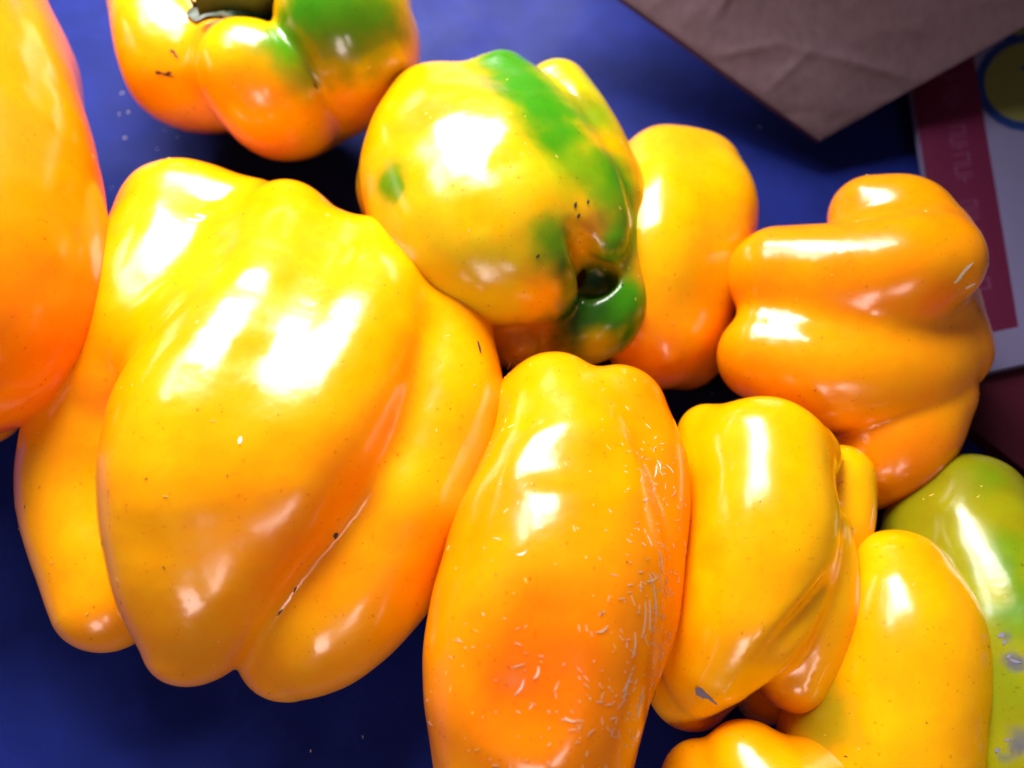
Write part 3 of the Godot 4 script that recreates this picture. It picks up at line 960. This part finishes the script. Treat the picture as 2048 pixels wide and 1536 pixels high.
	mark(st, scratched, o, Vector3(2.96, 6.57, -4.43), Vector3(-0.34, 0.40, -0.85), 0.258, 0.032, 0.30)
	mark(st, scratched, o, Vector3(3.24, 6.18, -4.09), Vector3(0.09, 0.42, -0.90), 0.434, 0.022, 0.30)
	mark(st, scratched, o, Vector3(2.50, 6.57, -2.27), Vector3(0.26, 0.41, -0.88), 0.509, 0.020, 0.40)
	piece("straw_fibre", st.commit(), mats.chaff, o).set_meta("kind", "stuff")
	var middle_right = PepperSkin.new()
	middle_right.base = Color(0.96, 0.46, 0.003)
	middle_right.other = YELLOW
	middle_right.lobe([Vector4(5.24, 3.40, -8.10, 0.83), Vector4(4.93, 3.40, -6.29, 0.85), Vector4(4.46, 3.30, -3.76, 0.89), Vector4(4.36, 3.10, -2.26, 0.77), Vector4(4.44, 3.00, -1.61, 0.55)], 0.30, 1)
	middle_right.lobe([Vector4(5.48, 3.60, -7.59, 0.92), Vector4(6.45, 4.20, -7.23, 1.34), Vector4(7.59, 3.90, -7.34, 0.91)], 0.50, 1)
	middle_right.lobe([Vector4(6.34, 4.10, -7.14, 1.47), Vector4(6.17, 4.40, -5.48, 1.71), Vector4(5.63, 4.20, -3.60, 1.51), Vector4(4.90, 3.60, -2.20, 0.90)], 0.60, 1)
	middle_right.lobe([Vector4(8.83, 2.90, -7.03, 0.91), Vector4(8.67, 3.00, -5.87, 0.76), Vector4(8.06, 2.80, -4.74, 0.90)], 0.20, 1)
	middle_right.lobe([Vector4(7.36, 3.60, -5.19, 1.19), Vector4(7.35, 3.60, -3.53, 1.04), Vector4(6.90, 2.90, -2.10, 0.95)], 0.22, 1)
	middle_right.lobe([Vector4(5.46, 4.50, -1.52, 0.13), Vector4(5.92, 5.25, -2.44, 0.15), Vector4(7.07, 5.20, -3.69, 0.11)], 0.50, -1)
	middle_right.lobe([Vector4(4.48, 2.00, -1.84, 1.06), Vector4(5.99, 2.00, -4.00, 1.71)], 0.25, 1)
	middle_right.lobe([Vector4(6.46, 1.60, -1.75, 0.77), Vector4(7.19, 1.80, -4.70, 1.74)], 0.30, 1)
	middle_right.patch(Vector3(4.54, 5.28, -4.53), 0.57, ORANGE, 0.50)
	o = pepper(middle_right, "knobbly yellow pepper with a grey scab at its tip")
	flakes(middle_right, o, "dust_fleck", 16, [], mats.straw, Vector2(0.04, 0.12), Vector2(0.012, 0.03))
	flakes(middle_right, o, "dark_speck", 12, [], mats.grit, Vector2(0.02, 0.07), Vector2(0.015, 0.03))
	st = SurfaceTool.new()
	st.begin(Mesh.PRIMITIVE_TRIANGLES)
	mark(st, middle_right, o, Vector3(4.30, 3.97, -1.56), Vector3(0.50, -0.37, 0.78), 0.297, 0.251, 0.00)
	mark(st, middle_right, o, Vector3(4.42, 3.98, -1.49), Vector3(0.77, -0.27, 0.58), 0.388, 0.137, 0.20)
	mark(st, middle_right, o, Vector3(4.57, 3.88, -1.37), Vector3(0.64, -0.32, 0.69), 0.343, 0.069, 0.00)
	mark(st, middle_right, o, Vector3(4.33, 3.91, -1.49), Vector3(1.00, 0.00, 0.00), 0.252, 0.137, 0.00)
	piece("scab", st.commit(), mats.scab, o).set_meta("kind", "stuff")
	var lower_right = PepperSkin.new()
	lower_right.base = Color(0.96, 0.46, 0.003)
	lower_right.other = YELLOW
	lower_right.lobe([Vector4(9.64, 3.20, -4.13, 1.38), Vector4(9.54, 3.30, -2.81, 1.82), Vector4(9.22, 3.00, -1.25, 1.84), Vector4(8.97, 2.60, 0.25, 1.76)], 0.50, 1)
	lower_right.lobe([Vector4(8.75, 2.40, -2.69, 1.38), Vector4(7.95, 2.20, -1.18, 1.35), Vector4(8.10, 2.20, 0.04, 1.56)], 0.60, 1)
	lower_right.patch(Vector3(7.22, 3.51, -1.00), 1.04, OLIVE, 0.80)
	o = pepper(lower_right, "smooth plump yellow pepper with a greenish shaded side at lower right")
	flakes(lower_right, o, "dust_fleck", 12, [], mats.straw, Vector2(0.04, 0.12), Vector2(0.012, 0.03))
	flakes(lower_right, o, "dark_speck", 10, [], mats.grit, Vector2(0.02, 0.07), Vector2(0.015, 0.03))
	var yellow_green = PepperSkin.new()
	yellow_green.base = Color(0.36, 0.35, 0.006)
	yellow_green.other = OLIVE
	yellow_green.cell = 0.1
	yellow_green.lobe([Vector4(12.46, 2.40, -6.39, 1.46), Vector4(12.26, 2.50, -4.94, 1.96), Vector4(12.41, 2.60, -2.67, 2.37), Vector4(12.36, 2.60, -0.61, 2.27)], 0.50, 1)
	yellow_green.lobe([Vector4(11.48, 1.80, -5.93, 1.24), Vector4(11.46, 1.80, -3.39, 1.96)], 0.50, 1)
	yellow_green.patch(Vector3(11.53, 3.98, -6.11), 0.88, OLIVE, 0.50)
	yellow_green.patch(Vector3(12.21, 4.43, -5.35), 0.73, OLIVE, 0.60)
	yellow_green.patch(Vector3(10.85, 4.40, -2.44), 0.80, OLIVE, 0.60)
	yellow_green.patch(Vector3(10.91, 4.43, -1.58), 0.67, GREEN, 0.35)
	yellow_green.patch(Vector3(12.13, 3.77, -6.84), 0.77, GREEN, 0.40)
	yellow_green.patch(Vector3(11.75, 4.54, -4.71), 0.72, GREEN, 0.55)
	yellow_green.patch(Vector3(11.55, 4.68, -3.74), 0.81, GREEN, 0.60)
	yellow_green.patch(Vector3(11.45, 4.74, -3.05), 0.68, GREEN, 0.50)
	yellow_green.patch(Vector3(11.44, 3.44, -6.82), 0.91, OLIVE, 0.70)
	yellow_green.patch(Vector3(10.54, 3.18, -5.69), 1.16, OLIVE, 0.90)
	yellow_green.patch(Vector3(11.23, 4.52, -3.77), 0.47, LIME, 0.70)
	yellow_green.patch(Vector3(10.74, 4.24, -1.17), 1.01, OLIVE, 0.60)
	yellow_green.patch(Vector3(11.20, 4.64, -2.68), 0.16, MOULD, 0.60)
	yellow_green.patch(Vector3(11.22, 4.66, -2.25), 0.18, MOULD, 0.60)
	yellow_green.patch(Vector3(11.29, 4.71, -2.10), 0.18, MOULD, 0.70)
	yellow_green.patch(Vector3(11.08, 4.47, -0.55), 0.28, MOULD, 0.70)
	yellow_green.patch(Vector3(10.96, 4.37, -0.36), 0.22, MOULD, 0.60)
	yellow_green.patch(Vector3(10.80, 4.20, -0.21), 0.15, MOULD, 0.60)
	o = pepper(yellow_green, "striped yellow green pepper with dark mould spots at the right edge")
	flakes(yellow_green, o, "dust_fleck", 10, [], mats.straw, Vector2(0.04, 0.12), Vector2(0.012, 0.03))
	flakes(yellow_green, o, "dark_speck", 9, [], mats.grit, Vector2(0.02, 0.07), Vector2(0.015, 0.03))
	st = SurfaceTool.new()
	st.begin(Mesh.PRIMITIVE_TRIANGLES)
	mark(st, yellow_green, o, Vector3(11.14, 4.60, -2.74), Vector3(0.94, 0.14, -0.31), 0.159, 0.102, 0.00)
	mark(st, yellow_green, o, Vector3(11.16, 4.62, -2.58), Vector3(0.50, 0.37, -0.78), 0.113, 0.068, 0.00)
	mark(st, yellow_green, o, Vector3(11.25, 4.69, -2.17), Vector3(0.94, -0.14, 0.31), 0.246, 0.067, 0.20)
	mark(st, yellow_green, o, Vector3(11.17, 4.64, -2.28), Vector3(0.87, 0.21, -0.45), 0.135, 0.067, 0.00)
	mark(st, yellow_green, o, Vector3(10.71, 4.13, -0.36), Vector3(0.77, 0.27, -0.58), 0.132, 0.077, 0.00)
	mark(st, yellow_green, o, Vector3(10.88, 4.31, -0.56), Vector3(1.00, 0.00, 0.00), 0.110, 0.066, 0.00)
	piece("mould_spot", st.commit(), mats.scab, o).set_meta("kind", "stuff")
	var bottom_edge = PepperSkin.new()
	bottom_edge.base = YELLOW
	bottom_edge.other = YELLOW.lerp(ORANGE, 0.4)
	bottom_edge.lobe([Vector4(5.44, 3.00, 0.04, 1.10), Vector4(6.05, 3.00, 1.06, 1.69)], 0.40, 1)
	bottom_edge.lobe([Vector4(4.44, 2.40, 0.26, 0.92), Vector4(4.94, 2.40, 1.09, 1.39)], 0.25, 1)
	bottom_edge.lobe([Vector4(6.88, 2.80, 0.46, 1.10), Vector4(7.77, 2.60, 1.08, 1.49)], 0.40, 1)
	o = pepper(bottom_edge, "yellow pepper peeking up from the bottom edge below the knobbly one")
	flakes(bottom_edge, o, "dust_fleck", 8, [], mats.straw, Vector2(0.04, 0.12), Vector2(0.012, 0.03))
	flakes(bottom_edge, o, "dark_speck", 8, [], mats.grit, Vector2(0.02, 0.07), Vector2(0.015, 0.03))


func build_dust() -> void:
	var st := SurfaceTool.new()
	st.begin(Mesh.PRIMITIVE_TRIANGLES)
	for i in 70:
		var p := Vector3(rng.randf_range(-16, 12), 0.0, rng.randf_range(-24, 1))
		if i < 30:
			p = Vector3(rng.randf_range(-17, -12), 0.0, rng.randf_range(-24, -15))
		flake(st, p, Vector3.UP, Vector3.RIGHT.rotated(Vector3.UP, rng.randf() * TAU), rng.randf_range(0.02, 0.12), rng.randf_range(0.01, 0.035), rng.randf_range(-0.5, 0.5))
	hair(st, [Vector3(-5.91, 0.40, -1.84), Vector3(-5.36, 1.00, -1.76), Vector3(-4.98, 1.20, -1.60), Vector3(-4.85, 1.00, -1.51)], 0.012)
	hair(st, [Vector3(2.75, 3.60, -1.23), Vector3(2.95, 4.20, -1.55), Vector3(3.20, 4.40, -1.56), Vector3(3.15, 4.30, -1.38)], 0.011)
	hair(st, [Vector3(-0.12, 4.40, -9.55), Vector3(0.00, 4.60, -9.71), Vector3(0.15, 4.60, -9.86)], 0.009)
	var o := piece("dust", st.commit(), mats.chaff, self)
	o.set_meta("kind", "stuff")
	tag(o, "pale dust and crumbs scattered on the blue table", "dust")
